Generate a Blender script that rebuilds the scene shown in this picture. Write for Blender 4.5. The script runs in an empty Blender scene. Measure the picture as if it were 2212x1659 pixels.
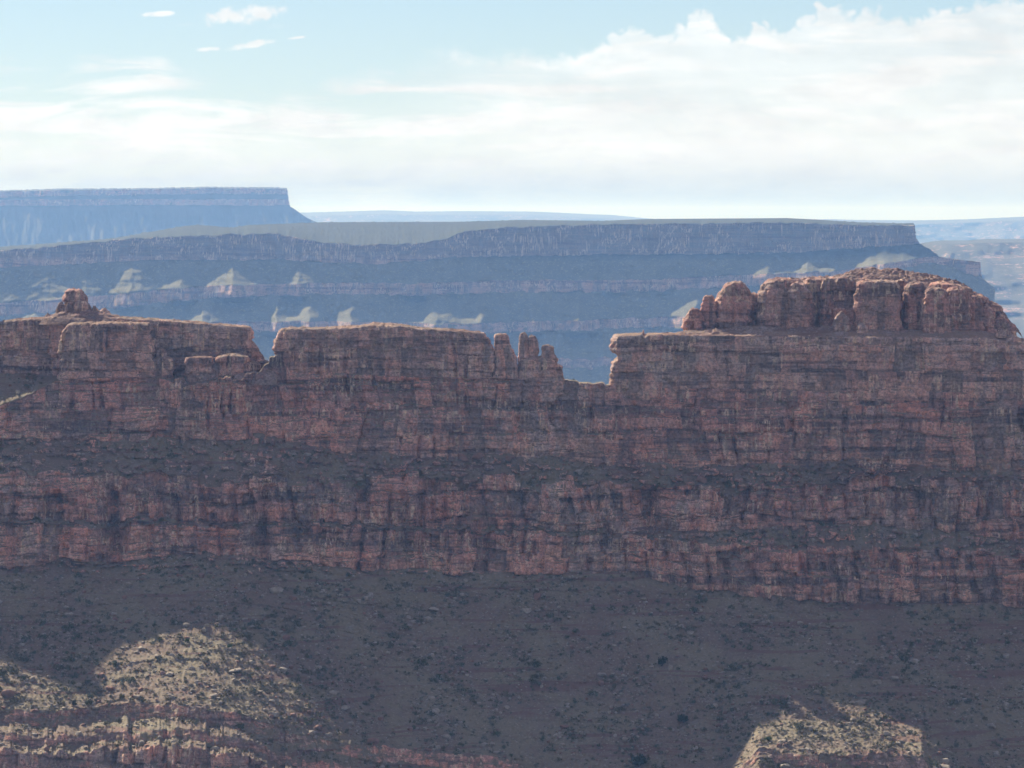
import bpy, math, numpy as np
from math import radians, sin, cos, tan
scene = bpy.context.scene
C = scene.collection

# ------------------------------------------------------------------ camera
F_PX, CX, CY, HOR, WPX = 10500.0, 1106.0, 829.5, 466.0, 2212.0     # long lens, measured on a 2212 px wide view
PITCH = math.atan((CY - HOR) / F_PX)
D0 = 1500.0                                                       # metres to the ridge
cam = bpy.data.cameras.new('camera')
cam.sensor_width = 36.0
cam.lens = 36.0 * F_PX / WPX
cam.clip_start, cam.clip_end = 5.0, 200000.0
cam_o = bpy.data.objects.new('camera', cam)
cam_o.rotation_euler = (math.pi / 2 - PITCH, 0, 0)
C.objects.link(cam_o)
scene.camera = cam_o

# ------------------------------------------------------------------ render settings
scene.view_settings.view_transform = 'Standard'
scene.view_settings.look = 'None'
scene.view_settings.exposure = 0.8
scene.view_settings.gamma = 1.0
scene.view_settings.use_curve_mapping = False
cy = scene.cycles
cy.max_bounces = 4
cy.diffuse_bounces = 2
cy.volume_bounces = 0
cy.transparent_max_bounces = 8
cy.use_denoising = True

# ------------------------------------------------------------------ sun + sky
SUN_EL, SUN_AZ = radians(36.0), radians(-36.0)                     # azimuth clockwise from +Y
SUN_DIR = (sin(SUN_AZ) * cos(SUN_EL), cos(SUN_AZ) * cos(SUN_EL), sin(SUN_EL))
sun = bpy.data.lights.new('sun', 'SUN')
sun.energy = 5.0
sun.angle = radians(0.53)
sun.color = (1.0, 0.93, 0.80)
sun_o = bpy.data.objects.new('sun', sun)
from mathutils import Vector
sun_o.rotation_euler = Vector(SUN_DIR).to_track_quat('Z', 'Y').to_euler()
C.objects.link(sun_o)

world = bpy.data.worlds.new('World')
scene.world = world
world.use_nodes = True


class NT:
    """small helper for building node trees"""
    def __init__(self, tree):
        self.t = tree
        self.n = tree.nodes
        self.l = tree.links

    def new(self, kind, **kw):
        nd = self.n.new(kind)
        for k, v in kw.items():
            setattr(nd, k, v)
        return nd

    def put(self, sock, v):
        if isinstance(v, bpy.types.NodeSocket):
            self.l.new(v, sock)
        elif v is not None:
            sock.default_value = v

    def math(self, op, a, b=None, c=None, clamp=False):
        nd = self.new('ShaderNodeMath', operation=op, use_clamp=clamp)
        for i, v in enumerate((a, b, c)):
            if v is not None:
                self.put(nd.inputs[i], v)
        return nd.outputs[0]

    def sstep(self, v, lo, hi, a=0.0, b=1.0):
        nd = self.new('ShaderNodeMapRange', interpolation_type='SMOOTHSTEP')
        for i, x in enumerate((v, lo, hi, a, b)):
            self.put(nd.inputs[i], x)
        return nd.outputs[0]

    def mix(self, f, a, b, mode='MIX'):
        nd = self.new('ShaderNodeMix', data_type='RGBA', blend_type=mode)
        self.put(nd.inputs[0], f)
        self.put(nd.inputs[6], a if not isinstance(a, tuple) else (*a, 1.0))
        self.put(nd.inputs[7], b if not isinstance(b, tuple) else (*b, 1.0))
        return nd.outputs[2]

    def mapping(self, vec, scale, loc=(0, 0, 0)):
        nd = self.new('ShaderNodeMapping')
        self.put(nd.inputs[0], vec)
        nd.inputs[1].default_value = loc
        nd.inputs[3].default_value = scale
        return nd.outputs[0]

    def noise(self, vec, scale, detail=4.0, rough=0.55, lac=2.0, dist=0.0):
        nd = self.new('ShaderNodeTexNoise')
        self.put(nd.inputs['Vector'], vec)
        nd.inputs['Scale'].default_value = scale
        nd.inputs['Detail'].default_value = detail
        nd.inputs['Roughness'].default_value = rough
        nd.inputs['Lacunarity'].default_value = lac
        nd.inputs['Distortion'].default_value = dist
        return nd.outputs[0]

    def comb(self, x, y, z):
        nd = self.new('ShaderNodeCombineXYZ')
        for i, v in enumerate((x, y, z)):
            self.put(nd.inputs[i], v)
        return nd.outputs[0]

    def curve(self, v, pts, x0, x1, handle='AUTO_CLAMPED'):
        """piecewise linear function of v given by (x, y) points, x in x0..x1, y in 0..1"""
        t = self.math('DIVIDE', self.math('SUBTRACT', v, x0), x1 - x0, clamp=True)
        nd = self.new('ShaderNodeFloatCurve')
        cu = nd.mapping.curves[0]
        pp = [((x - x0) / (x1 - x0), y) for x, y in pts]
        cu.points[0].location = pp[0]
        cu.points[1].location = pp[-1]
        for p in pp[1:-1]:
            cu.points.new(*p)
        for p in cu.points:
            p.handle_type = handle
        nd.mapping.update()
        self.put(nd.inputs['Value'], t)
        return nd.outputs[0]


def build_sky():
    T = NT(world.node_tree)
    bg = T.n['Background']
    bg.inputs[1].default_value = 0.05
    tc = T.new('ShaderNodeTexCoord')
    sep = T.new('ShaderNodeSeparateXYZ')
    T.put(sep.inputs[0], tc.outputs['Generated'])
    x, y, z = sep.outputs
    sky = T.new('ShaderNodeTexSky', sky_type='NISHITA', sun_disc=False)
    sky.sun_elevation = SUN_EL
    sky.sun_rotation = SUN_AZ
    sky.altitude = 2000.0
    sky.air_density = 1.0
    sky.dust_density = 0.6
    sky.ozone_density = 1.5
    # clouds laid out by direction: q = tan(azimuth), r = tan(elevation)
    ya = T.math('ADD', T.math('ABSOLUTE', y), 0.02)
    q = T.math('MULTIPLY', T.math('DIVIDE', x, ya), 10.5)          # frame about -1.1 .. 1.1
    r = T.math('MULTIPLY', T.math('DIVIDE', T.math('ABSOLUTE', z), ya), 10.5)   # frame 0 .. 0.47
    P = T.comb(q, T.math('MULTIPLY', r, 1.0), 0.0)
    # billowy top edge of the cumulus bank
    edge = T.curve(q, [(-1.6, .36), (-1.0, .34), (-.8, .375), (-.68, .32), (-.5, .27), (-.35, .31), (-.18, .355),
                       (.0, .36), (.19, .372), (.225, .412), (.255, .426), (.29, .420), (.325, .406), (.36, .430), (.39, .440), (.42, .430), (.46, .404), (.49, .402),
                       (.515, .428), (.545, .424), (.575, .404), (.61, .436), (.65, .452), (.70, .452), (.80, .44), (.93, .46),
                       (1.0, .475), (1.3, .50), (1.7, .42)], -1.6, 1.7)
    n1 = T.noise(P, 9.0, 6.0, .58)
    n2 = T.noise(P, 34.0, 4.0, .6)
    lobe = lambda sc, loc: T.math('ABSOLUTE', T.math('SUBTRACT', T.noise(T.mapping(P, (1, 1, 1), loc), sc, 1.0, .5), .5))
    puff = T.math('ADD', T.math('MULTIPLY', lobe(13.0, (2, 5, 0)), .10), T.math('MULTIPLY', lobe(30.0, (7, 1, 0)), .085))
    puff = T.math('ADD', T.math('SUBTRACT', puff, .03), T.math('MULTIPLY', T.math('SUBTRACT', n2, .5), .03))
    puff = T.math('MULTIPLY', puff, T.sstep(q, -.3, .3, .35, 1.0))
    puff = T.math('ADD', puff, T.math('MULTIPLY', T.math('SUBTRACT', n1, .5), T.sstep(q, -.2, .25, .11, .02)))
    e = T.math('ADD', T.math('SUBTRACT', edge, r), puff)
    soft = T.sstep(q, -.5, .25, .06, .018)
    bank = T.math('DIVIDE', e, soft, clamp=True)
    # streaks of blue showing through the bank
    st = T.mapping(P, (1.3, 8.0, 1.0), (3.1, 7.7, 0))
    streak = T.noise(st, 2.1, 7.0, .62, dist=.6)
    thin = T.sstep(streak, .40, .58)
    inner = T.math('SUBTRACT', 1.0, T.math('MULTIPLY', thin, T.sstep(r, .08, .28, .45, 1.0)))
    left = T.sstep(q, -.45, .35, 1.0, .34)
    cov = T.math('MULTIPLY', bank, T.math('SUBTRACT', 1.0, T.math('MULTIPLY', T.math('SUBTRACT', 1.0, inner), left)))
    # small separate clouds high on the left
    total = cov
    for (cq, cr, wq, wr, tilt) in ((-.745, .426, .05, .007, .06), (-.57, .424, .105, .021, .10), (-.555, .361, .06, .009, .16),
                                   (-.455, .376, .025, .004, .12), (-.64, .352, .03, .006, .1)):
        dq = T.math('DIVIDE', T.math('SUBTRACT', q, cq), wq)
        dr = T.math('DIVIDE', T.math('SUBTRACT', T.math('SUBTRACT', r, cr), T.math('MULTIPLY', T.math('SUBTRACT', q, cq), tilt)), wr)
        d = T.math('ADD', T.math('MULTIPLY', dq, dq), T.math('MULTIPLY', dr, dr))
        v = T.math('ADD', T.math('SUBTRACT', 1.0, d), T.math('MULTIPLY', T.math('SUBTRACT', n2, .5), 3.2))
        total = T.math('MAXIMUM', total, T.sstep(v, .0, 1.1, 0.0, .9))
    wisp = T.noise(T.mapping(P, (2.0, 14.0, 1.0), (1.2, 2.2, 0)), 2.0, 5.0, .6)
    total = T.math('MAXIMUM', total, T.math('MULTIPLY', T.sstep(wisp, .62, .85), .35))
    total = T.math('MINIMUM', total, 1.0)
    # billow relief in the cloud itself
    bill = T.noise(T.mapping(P, (1.0, 2.2, 1.0), (.3, .9, 0)), 8.0, 6.0, .62)
    soft2 = T.noise(T.mapping(P, (1.0, 6.0, 1.0), (4.3, 1.9, 0)), 1.6, 4.0, .55)
    bright = T.math('MULTIPLY', T.sstep(bill, .32, .60, .93, 1.03), T.sstep(soft2, .35, .62, .93, 1.03))
    cloud = T.mix(T.sstep(r, .0, .16), (5.7, 6.7, 7.7), (CLOUD[0], CLOUD[1], CLOUD[2]))
    cloud = T.mix(1.0, cloud, T.comb(bright, bright, bright), 'MULTIPLY')
    blue = T.mix(1.0, sky.outputs[0], SKYTINT, 'MULTIPLY')
    col = T.mix(total, blue, cloud)
    # unseen cloud added high up and behind the viewer as purplish fill light
    cum = T.noise(T.mapping(tc.outputs['Generated'], (1, 1, 2.2)), 3.2, 5, .6)
    away = T.math('MAXIMUM', T.sstep(y, .25, -.2), T.sstep(z, .25, .5))
    col = T.mix(T.math('MULTIPLY', T.sstep(cum, .42, .58), T.math('MULTIPLY', away, .9)), col, (6.0, 5.45, 6.2))
    T.put(bg.inputs[0], col)


CLOUD = (11.2, 11.4, 11.4)
SKYTINT = (.87, .965, 1.13)
build_sky()


# ------------------------------------------------------------------ numpy noise
def _h(ix, iy, seed):
    h = (ix.astype(np.int64) * 374761393 + iy.astype(np.int64) * 668265263 + seed * 974711) & 0xffffffff
    h = ((h ^ (h >> 13)) * 1274126177) & 0xffffffff
    h = ((h ^ (h >> 16)) * 2246822519) & 0xffffffff
    return h ^ (h >> 15)


def rnd(ix, iy, seed):
    return _h(np.asarray(ix), np.asarray(iy), seed) / 4294967295.0


def perlin(x, y, seed=0):
    x, y = np.broadcast_arrays(np.asarray(x, float), np.asarray(y, float))
    ix, iy = np.floor(x), np.floor(y)
    fx, fy = x - ix, y - iy
    u, v = fx * fx * fx * (fx * (fx * 6 - 15) + 10), fy * fy * fy * (fy * (fy * 6 - 15) + 10)

    def g(a, b):
        an = rnd(ix + a, iy + b, seed) * 6.2831853
        return np.cos(an) * (fx - a) + np.sin(an) * (fy - b)
    a = g(0, 0) + u * (g(1, 0) - g(0, 0))
    b = g(0, 1) + u * (g(1, 1) - g(0, 1))
    return (a + v * (b - a)) * 1.5


def fbm(x, y, seed=0, octv=4, gain=.5):
    s, a = 0, 1.0
    for o in range(octv):
        s = s + a * perlin(x * 2 ** o + 17.3 * o, y * 2 ** o + 9.1 * o, seed + o)
        a *= gain
    return s


def sm(x, a, b):
    t = np.clip((x - a) / (b - a), 0, 1)
    return t * t * (3 - 2 * t)


def cells(t, seed, row=0, jit=.7):
    """1D jittered cells: id and distance to the nearest boundary (in cell units)"""
    i = np.floor(t)
    row = np.broadcast_to(row, t.shape)
    b = lambda k: k + jit * (rnd(k, row, seed) - .5)
    b0 = b(i)
    lo = t < b0
    cid = np.where(lo, i - 1, i)
    d = np.minimum(t - b(cid), b(cid + 1) - t)
    return cid, np.maximum(d, 0)


def bricks(x, z, lh, cw, seed, warp=.35):
    """irregular blocks in a rock face: value per block 0..1, distance to bed joint (m), distance to upright joint (m)"""
    zz = z / lh + warp * perlin(x / (cw * 5), z / (lh * 6), seed + 5)
    lay, dz = cells(zz, seed)
    xx = x / cw + warp * perlin(x / (cw * 3), z / (lh * 2), seed + 6) + rnd(lay, lay * 0, seed + 9) * 7
    # beds have their own column width
    xx = xx * (.6 + .9 * rnd(lay, lay * 0, seed + 10))
    col, dx = cells(xx, seed + 3, lay)
    val = rnd(col, lay, seed + 4)
    return val, dz * lh, dx * cw, rnd(lay, lay * 0, seed + 11)


def block_tone(x, z, seed):
    a = bricks(x, z, 8.5, 6.0, seed)[0]
    b = bricks(x, z, 3.0, 3.2, seed + 20)[0]
    c = bricks(x, z, 1.05, 1.5, seed + 40)[0]
    return .45 * a + .35 * b + .2 * c


def rock_disp(x, z, seed, big=1.0, fine=1.0):
    """outward relief (m) of a bedded, jointed sandstone face"""
    v1, z1, x1, l1 = bricks(x, z, 8.5, 6.0, seed)
    v2, z2, x2, l2 = bricks(x, z, 3.0, 3.2, seed + 20)
    v3, z3, x3, l3 = bricks(x, z, 1.05, 1.5, seed + 40)
    d = big * (2.1 * (v1 - .5) + 1.2 * (l1 - .5))
    msk = sm(perlin(x / 7, z / 11, seed + 81), -.15, .35)
    d += big * (-2.5 * np.exp(-(x1 / .55) ** 2) * (v1 > .4) * msk - .8 * np.exp(-(z1 / .34) ** 2) * (1 - .6 * msk))
    d += fine * (.95 * (v2 - .5) + .9 * (l2 - .5) - .5 * np.exp(-(x2 / .25) ** 2) * (v2 > .6) - .35 * np.exp(-(z2 / .2) ** 2) * (l2 > .4))
    d += fine * (.34 * (v3 - .5) + .22 * (l3 - .5) - .14 * np.exp(-(z3 / .15) ** 2))
    d += .8 * big * fbm(x / 6, z / 14, seed + 60, 3) + .25 * fine * fbm(x / 1.2, z / 1.6, seed + 70, 2)
    return d


# ------------------------------------------------------------------ placing helpers
SP, CP = sin(PITCH), cos(PITCH)


def pix(vx, vy, Y):
    """point of the place seen at (vx, vy) of the measured view and Y metres away"""
    cx, cyy = np.asarray(vx, float) - CX, CY - np.asarray(vy, float)
    dy = cyy * SP + F_PX * CP
    dz = cyy * CP - F_PX * SP
    t = Y / dy
    return np.stack(np.broadcast_arrays(cx * t, Y + 0 * cx * t, dz * t), -1)


def IP(pts):
    a = np.array(pts, float)
    return lambda x: np.interp(x, a[:, 0], a[:, 1])


def soft(y, k):
    kern = np.hanning(2 * k + 1)
    return np.convolve(np.pad(y, k, mode='edge'), kern / kern.sum(), mode='valid')


def grid_mesh(name, P, attrs, mat, wrap=False, parent=None, extra=None, smooth=False):
    nr, nc = P.shape[:2]
    i = np.arange(nr * nc).reshape(nr, nc)
    if wrap:
        i = np.concatenate([i, i[:, :1]], 1)
    q = np.stack([i[:-1, :-1], i[1:, :-1], i[1:, 1:], i[:-1, 1:]], -1).reshape(-1, 4)
    V = P.reshape(-1, 3)
    me = bpy.data.meshes.new(name)
    me.vertices.add(len(V))
    me.vertices.foreach_set('co', V.astype(np.float32).ravel())
    me.loops.add(q.size)
    me.loops.foreach_set('vertex_index', q.astype(np.int32).ravel())
    me.polygons.add(len(q))
    me.polygons.foreach_set('loop_start', np.arange(0, q.size, 4, dtype=np.int32))
    me.polygons.foreach_set('loop_total', np.full(len(q), 4, np.int32))
    if smooth:
        me.polygons.foreach_set('use_smooth', np.ones(len(q), bool))
    for k, a in (attrs or {}).items():
        at = me.attributes.new(k, 'FLOAT', 'POINT')
        at.data.foreach_set('value', np.broadcast_to(a, P.shape[:2]).astype(np.float32).ravel())
    me.update(calc_edges=True)
    me.materials.append(mat)
    o = bpy.data.objects.new(name, me)
    C.objects.link(o)
    if parent is not None:
        o.parent = parent
    return o


def tri_mesh(name, V, Fc, mat, smooth=False):
    me = bpy.data.meshes.new(name)
    k = Fc.shape[1]
    me.vertices.add(len(V))
    me.vertices.foreach_set('co', V.astype(np.float32).ravel())
    me.loops.add(Fc.size)
    me.loops.foreach_set('vertex_index', Fc.astype(np.int32).ravel())
    me.polygons.add(len(Fc))
    me.polygons.foreach_set('loop_start', np.arange(0, Fc.size, k, dtype=np.int32))
    me.polygons.foreach_set('loop_total', np.full(len(Fc), k, np.int32))
    if smooth:
        me.polygons.foreach_set('use_smooth', np.ones(len(Fc), bool))
    me.update(calc_edges=True)
    me.materials.append(mat)
    return me


def tag(o, label=None, cat=None, group=None, kind=None):
    if label: o['label'] = label
    if cat: o['category'] = cat
    if group: o['group'] = group
    if kind: o['kind'] = kind
    return o


# ------------------------------------------------------------------ materials
def rock_material(name, S=1.0, rock=(.46, .24, .195), grey=(.40, .305, .27), stain=(.54, .245, .17), soil=(.25, .205, .138), soil2=(.225, .165, .122),
                  green=.5, bump=1.0, dust=.62, streak=.72, con=1.0, pale=None, spot=(.42, .37, .29)):
    m = bpy.data.materials.new(name)
    m.use_nodes = True
    T = NT(m.node_tree)
    bs = T.n['Principled BSDF']
    bs.inputs['Roughness'].default_value = .95
    bs.inputs['Specular IOR Level'].default_value = .08
    geo = T.new('ShaderNodeNewGeometry')
    pos = T.mapping(geo.outputs['Position'], (1 / S,) * 3)
    at = T.new('ShaderNodeAttribute', attribute_name='talus')
    tal = at.outputs['Fac']
    # --- rock face
    n_big = T.noise(T.mapping(pos, (1, 1, .7)), .045, 4, .6)
    n_mid = T.noise(T.mapping(pos, (1, 1, .55)), .17, 5, .62)
    n_huge = T.noise(T.mapping(pos, (1, 1, 1.6), (7, 3, 5)), .017, 3, .55)
    c = T.mix(T.sstep(T.math('ADD', T.math('MULTIPLY', n_big, .6), T.math('MULTIPLY', n_huge, .5)), .46, .64), rock, grey)
    c = T.mix(T.math('MULTIPLY', T.sstep(n_mid, .46, .62), .85), c, stain)
    ta = T.new('ShaderNodeAttribute', attribute_name='tone')
    n_t = T.noise(T.mapping(pos, (1, 1, .4), (3, 8, 1)), .16, 4, .6)
    c = T.mix(T.math('MULTIPLY', T.sstep(n_t, .40, .58), T.math('MULTIPLY', ta.outputs['Fac'], .85)), c, (.58, .355, .25))
    bed = T.noise(T.mapping(pos, (.03, .03, 1.0)), .9, 5, .65)
    c = T.mix(T.sstep(bed, .38, .64, .0, .45), c, (.33, .22, .165))
    bed2 = T.noise(T.mapping(pos, (.05, .05, 1.0), (5, 3, 9)), .35, 3, .6)
    c = T.mix(T.sstep(bed2, .52, .64, 0, .8), c, (.13, .088, .08))
    bed3 = T.noise(T.mapping(pos, (.12, .12, 1.0), (9, 1, 4)), 1.5, 4, .65)
    c = T.mix(T.sstep(bed3, .56, .66, 0, .75), c, (.11, .082, .078))
    # desert varnish and pale seep streaks run down the face
    v = T.noise(T.mapping(pos, (1.0, 1.0, .09)), .62, 5, .65)
    vm = T.noise(pos, .07, 3, .6)
    c = T.mix(T.math('MULTIPLY', T.sstep(v, .50, .64), T.sstep(vm, .42, .58, .15 * streak, streak)), c, (.10, .078, .075))
    v2 = T.noise(T.mapping(pos, (1.0, 1.0, .06), (11, 4, 2)), 1.1, 3, .6)
    vm2 = T.noise(T.mapping(pos, (1, 1, 1.3), (31, 7, 3)), .09, 3, .6)
    c = T.mix(T.math('MULTIPLY', T.sstep(v2, .50, .62), T.sstep(vm2, .44, .56, .05, 1.0)), c, (.56, .42, .30))
    ba = T.new('ShaderNodeAttribute', attribute_name='block')
    bl = ba.outputs['Fac']
    c = T.mix(T.math('MULTIPLY', T.sstep(bl, .58, .78), .4 * con), c, stain)
    c = T.mix(T.math('MULTIPLY', T.sstep(bl, .42, .24), .5 * con), c, tuple(.62 * g for g in grey))
    c = T.mix(1.0, c, T.mix(T.sstep(bl, .3, .7), (.82, .82, .82), (1.24, 1.22, 1.2)), 'MULTIPLY')
    fine = T.noise(pos, 1.2, 5, .7)
    c = T.mix(1.0, c, T.mix(T.sstep(fine, .25, .75), tuple(1 - con * (1 - k) for k in (.55, .55, .57)), tuple(1 + con * (k - 1) for k in (1.6, 1.56, 1.5))), 'MULTIPLY')
    # --- scree and soil
    s1 = T.noise(pos, .05, 5, .65)
    s2 = T.noise(pos, .55, 5, .72)
    s3 = T.noise(pos, 1.25, 4, .75)
    t = T.mix(T.sstep(s1, .42, .58), soil, soil2)
    t = T.mix(T.sstep(s2, .52, .66, 0, green), t, (.095, .105, .062))
    t = T.mix(T.sstep(s3, .57, .68, 0, .85), t, spot)
    t = T.mix(T.sstep(s3, .40, .30, 0, .8), t, (.085, .072, .062))
    sepn = T.new('ShaderNodeSeparateXYZ')
    T.put(sepn.inputs[0], geo.outputs['True Normal'])
    flat = T.sstep(sepn.outputs[2], .45, .8, 0, dust)
    tal = T.math('MAXIMUM', tal, flat)
    ledge = T.noise(T.mapping(pos, (.05, .05, 1.0), (4, 4, 7)), .55, 4, .6)
    t = T.mix(T.sstep(ledge, .55, .64, 0, .75 if con == 1 else 0.0), t, (.20, .115, .09))
    if pale:
        t = T.mix(ta.outputs['Fac'], t, T.mix(1.0, t, pale, 'MULTIPLY'))
    wob = T.math('ADD', tal, T.math('MULTIPLY', T.math('SUBTRACT', T.noise(pos, .35, 4, .65), .5), 1.1))
    wob = T.math('ADD', wob, T.math('MULTIPLY', T.math('SUBTRACT', T.noise(T.mapping(pos, (1, 1, 2.2), (2, 9, 4)), .09, 3, .6), .5), .8))
    col = T.mix(T.sstep(wob, .40, .60), c, t)
    T.put(bs.inputs['Base Color'], col)
    if bump:
        bp = T.new('ShaderNodeBump')
        bp.inputs['Strength'].default_value = .6 * bump
        bp.inputs['Distance'].default_value = .5 * S
        h = T.math('ADD', T.noise(T.mapping(pos, (1, 1, 1.6)), 1.1, 6, .7), T.math('MULTIPLY', v, .5))
        T.put(bp.inputs['Height'], h)
        T.put(bs.inputs['Normal'], bp.outputs[0])
    return m


def plain_material(name, ca, cb, scale, rough=.9, bump=0.0):
    m = bpy.data.materials.new(name)
    m.use_nodes = True
    T = NT(m.node_tree)
    bs = T.n['Principled BSDF']
    bs.inputs['Roughness'].default_value = rough
    bs.inputs['Specular IOR Level'].default_value = .1
    geo = T.new('ShaderNodeNewGeometry')
    n = T.noise(geo.outputs['Position'], scale, 5, .65)
    T.put(bs.inputs['Base Color'], T.mix(T.sstep(n, .35, .65), ca, cb))
    if bump:
        bp = T.new('ShaderNodeBump')
        bp.inputs['Distance'].default_value = bump
        T.put(bp.inputs['Height'], T.noise(geo.outputs['Position'], scale * 3, 5, .7))
        T.put(bs.inputs['Normal'], bp.outputs[0])
    return m


M_RIDGE = rock_material('ridge_rock')
M_CAP = rock_material('cap_rock', rock=(.48, .32, .275), grey=(.47, .375, .335), stain=(.53, .28, .21), soil=(.34, .22, .16), soil2=(.28, .20, .15), green=.25)
M_RED = rock_material('red_rock', rock=(.37, .21, .175), grey=(.36, .26, .225), stain=(.42, .205, .16), soil=(.36, .20, .15), soil2=(.30, .17, .13), green=.15, dust=.35, streak=.4)
M_MESA = rock_material('mesa_rock', S=2.6, rock=(.175, .145, .122), grey=(.155, .145, .128), stain=(.19, .145, .118), soil=(.052, .056, .034), soil2=(.042, .046, .028), green=.85, bump=.2, con=.5, streak=.5, pale=(3.0, 2.55, 2.2), spot=(.12, .11, .08))
M_FAR = rock_material('far_rock', S=7.0, rock=(.19, .15, .13), soil=(.12, .115, .085), soil2=(.085, .085, .06), green=.5, bump=0, con=.4, streak=.4, spot=(.16, .15, .11))
M_BOULDER_PALE = plain_material('pale_boulder', (.44, .37, .29), (.30, .25, .20), .8, bump=.25)
M_BOULDER_RED = plain_material('red_boulder', (.33, .19, .14), (.24, .155, .125), .8, bump=.25)
M_SHRUB = plain_material('shrub_leaves', (.085, .105, .05), (.14, .14, .08), .6)
M_SHRUB_DRY = plain_material('dry_shrub_leaves', (.17, .155, .085), (.12, .115, .065), .6)
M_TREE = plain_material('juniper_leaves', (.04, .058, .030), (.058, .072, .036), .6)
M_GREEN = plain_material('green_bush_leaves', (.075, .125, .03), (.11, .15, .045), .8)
M_WOOD = plain_material('bark', (.13, .10, .08), (.09, .07, .055), 2.0)


# ------------------------------------------------------------------ sheets of stratified terrain
def sheet(name, vx, rows, disp, mat, TONE=None):
    """rows: (vy, Y, n, talus) boundaries from the crest down; n strips lead to the next row"""
    VY, YY, TT = [], [], []
    one = np.ones_like(vx, float)
    for k in range(len(rows)):
        vy, Y, n, t = rows[k]
        if k == len(rows) - 1:
            VY.append((vy * one)[None]); YY.append((Y * one)[None]); TT.append((t * one)[None])
            break
        vy2, Y2 = rows[k + 1][:2]
        f = (np.arange(n) / n)[:, None]
        VY.append(vy * one * (1 - f) + vy2 * one * f)
        YY.append(Y * one * (1 - f) + Y2 * one * f)
        TT.append(np.full((n, len(vx)), t, float))
    VY, YY, TT = np.concatenate(VY), np.concatenate(YY), np.concatenate(TT)
    k = np.array([1, 2, 1.]) / 4
    TS = TT.copy()
    TS[1:-1] = k[0] * TT[:-2] + k[1] * TT[1:-1] + k[2] * TT[2:]
    VX = np.broadcast_to(vx, VY.shape)
    P = pix(VX, VY, YY)
    BLK = block_tone(P[..., 0], P[..., 2], 400) if name == 'ridge' else None
    P = disp(P, TS, VX, VY)
    o = grid_mesh(name, P, {'talus': TS, 'tone': TONE(VX, VY) if TONE else 0 * VX, 'block': BLK if BLK is not None else .5 + 0 * VX}, mat)
    return o, P, TS, VX, VY


def run(vy0, vy1, slope, sc=7.2):
    """horizontal metres for a slope that drops from vy0 to vy1 (pixels at sc px/m)"""
    return (vy1 - vy0) / sc / (1 + .1 * slope) * slope


# ---- the ridge -----------------------------------------------------------
vx = np.concatenate([np.arange(-1000, -60, 5), np.arange(-60, 2280, 1.85), np.arange(2280, 3000, 6)]).astype(float)
xm = (vx - CX) / 7.0                                              # metres along the ridge


def jag(amp, seed, w=5.0):
    c1, _ = cells(xm / w, seed)
    c2, _ = cells(xm / (w * .37), seed + 1)
    return amp * (rnd(c1, c1 * 0, seed) - .5) * 1.3 + amp * .6 * (rnd(c2, c2 * 0, seed + 1) - .5) + amp * .6 * fbm(xm / 12, xm * 0, seed + 2, 3)


crest = IP([(-1000, 840), (-420, 868), (-300, 872), (-160, 876), (-60, 882), (0, 878), (50, 862), (85, 838), (120, 824), (200, 815), (330, 814),
            (375, 826), (400, 832), (470, 826), (500, 816), (560, 800), (572, 778), (600, 772), (625, 800), (850, 812), (1100, 818), (1215, 823), (1270, 829),
            (1320, 830), (1400, 838), (1700, 842), (2212, 850), (3000, 880)])(vx)
crest = crest + jag(9, 5, 2.5) * sm(vx, 340, 400) * (1 - sm(vx, 600, 640)) + jag(3.5, 6, 2.0) * (sm(vx, 1210, 1225) * (1 - sm(vx, 1310, 1325)) + (vx < 120))
dcrest = IP([(-1000, 12), (-60, 18), (40, 17), (75, 13), (130, 5), (330, 4), (370, 9), (440, 9), (500, 11), (570, 10), (625, 1), (1000, 1), (3000, 1)])(vx)
aA0 = IP([(-1000, 945), (0, 952), (240, 955), (560, 945), (700, 965), (850, 990), (1000, 985), (1200, 990), (1340, 1005), (1700, 1005), (2000, 1015), (2212, 1022), (3000, 1040)])(vx)
aA = aA0 + jag(9, 11, 8)
dA = soft(IP([(-1000, 21), (60, 21), (130, 15), (330, 13.5), (580, 13), (700, 10), (1100, 7), (3000, 7)])(vx), 40)
tC0 = IP([(-1000, 1030), (0, 1020), (240, 1035), (560, 1045), (850, 1040), (1100, 1045), (1340, 1052), (1600, 1062), (1850, 1042), (2212, 1052), (3000, 1070)])(vx)
tC = tC0 + jag(24, 21, 9)
tC = np.maximum(tC, aA + 14)
dB = dA + run(aA0, tC0, IP([(-1000, 2.2), (300, 2.2), (800, 1.5), (3000, 1.3)])(vx))
bC10 = IP([(-1000, 1128), (0, 1130), (560, 1125), (850, 1135), (1250, 1150), (1500, 1150), (1800, 1132), (2212, 1160), (3000, 1165)])(vx)
bC1 = bC10 + jag(12, 31, 7)
dC1 = dB + 3.6
dtC2 = IP([(-1000, 8), (1300, 10), (1500, 22), (1700, 48), (1850, 54), (2212, 30), (3000, 30)])(vx)
tC2 = bC1 + dtC2
dL = dC1 + run(0, dtC2, 1.5) + .8
bC20 = IP([(-1000, 1240), (0, 1226), (240, 1212), (400, 1197), (570, 1207), (850, 1230), (1250, 1243), (1350, 1237), (1500, 1275), (1780, 1303), (2212, 1312), (3000, 1330)])(vx)
bC2 = bC20 + jag(9, 41, 8)
dC2 = dL + 4.0
tE0 = IP([(-1000, 1500), (0, 1532), (130, 1538), (350, 1522), (480, 1538), (720, 1604), (900, 1624), (1100, 1640), (1300, 1690), (1560, 1700), (1640, 1620), (1800, 1632), (1990, 1634), (2060, 1700), (3000, 1740)])(vx)
tE = tE0 + jag(7, 51)
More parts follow.
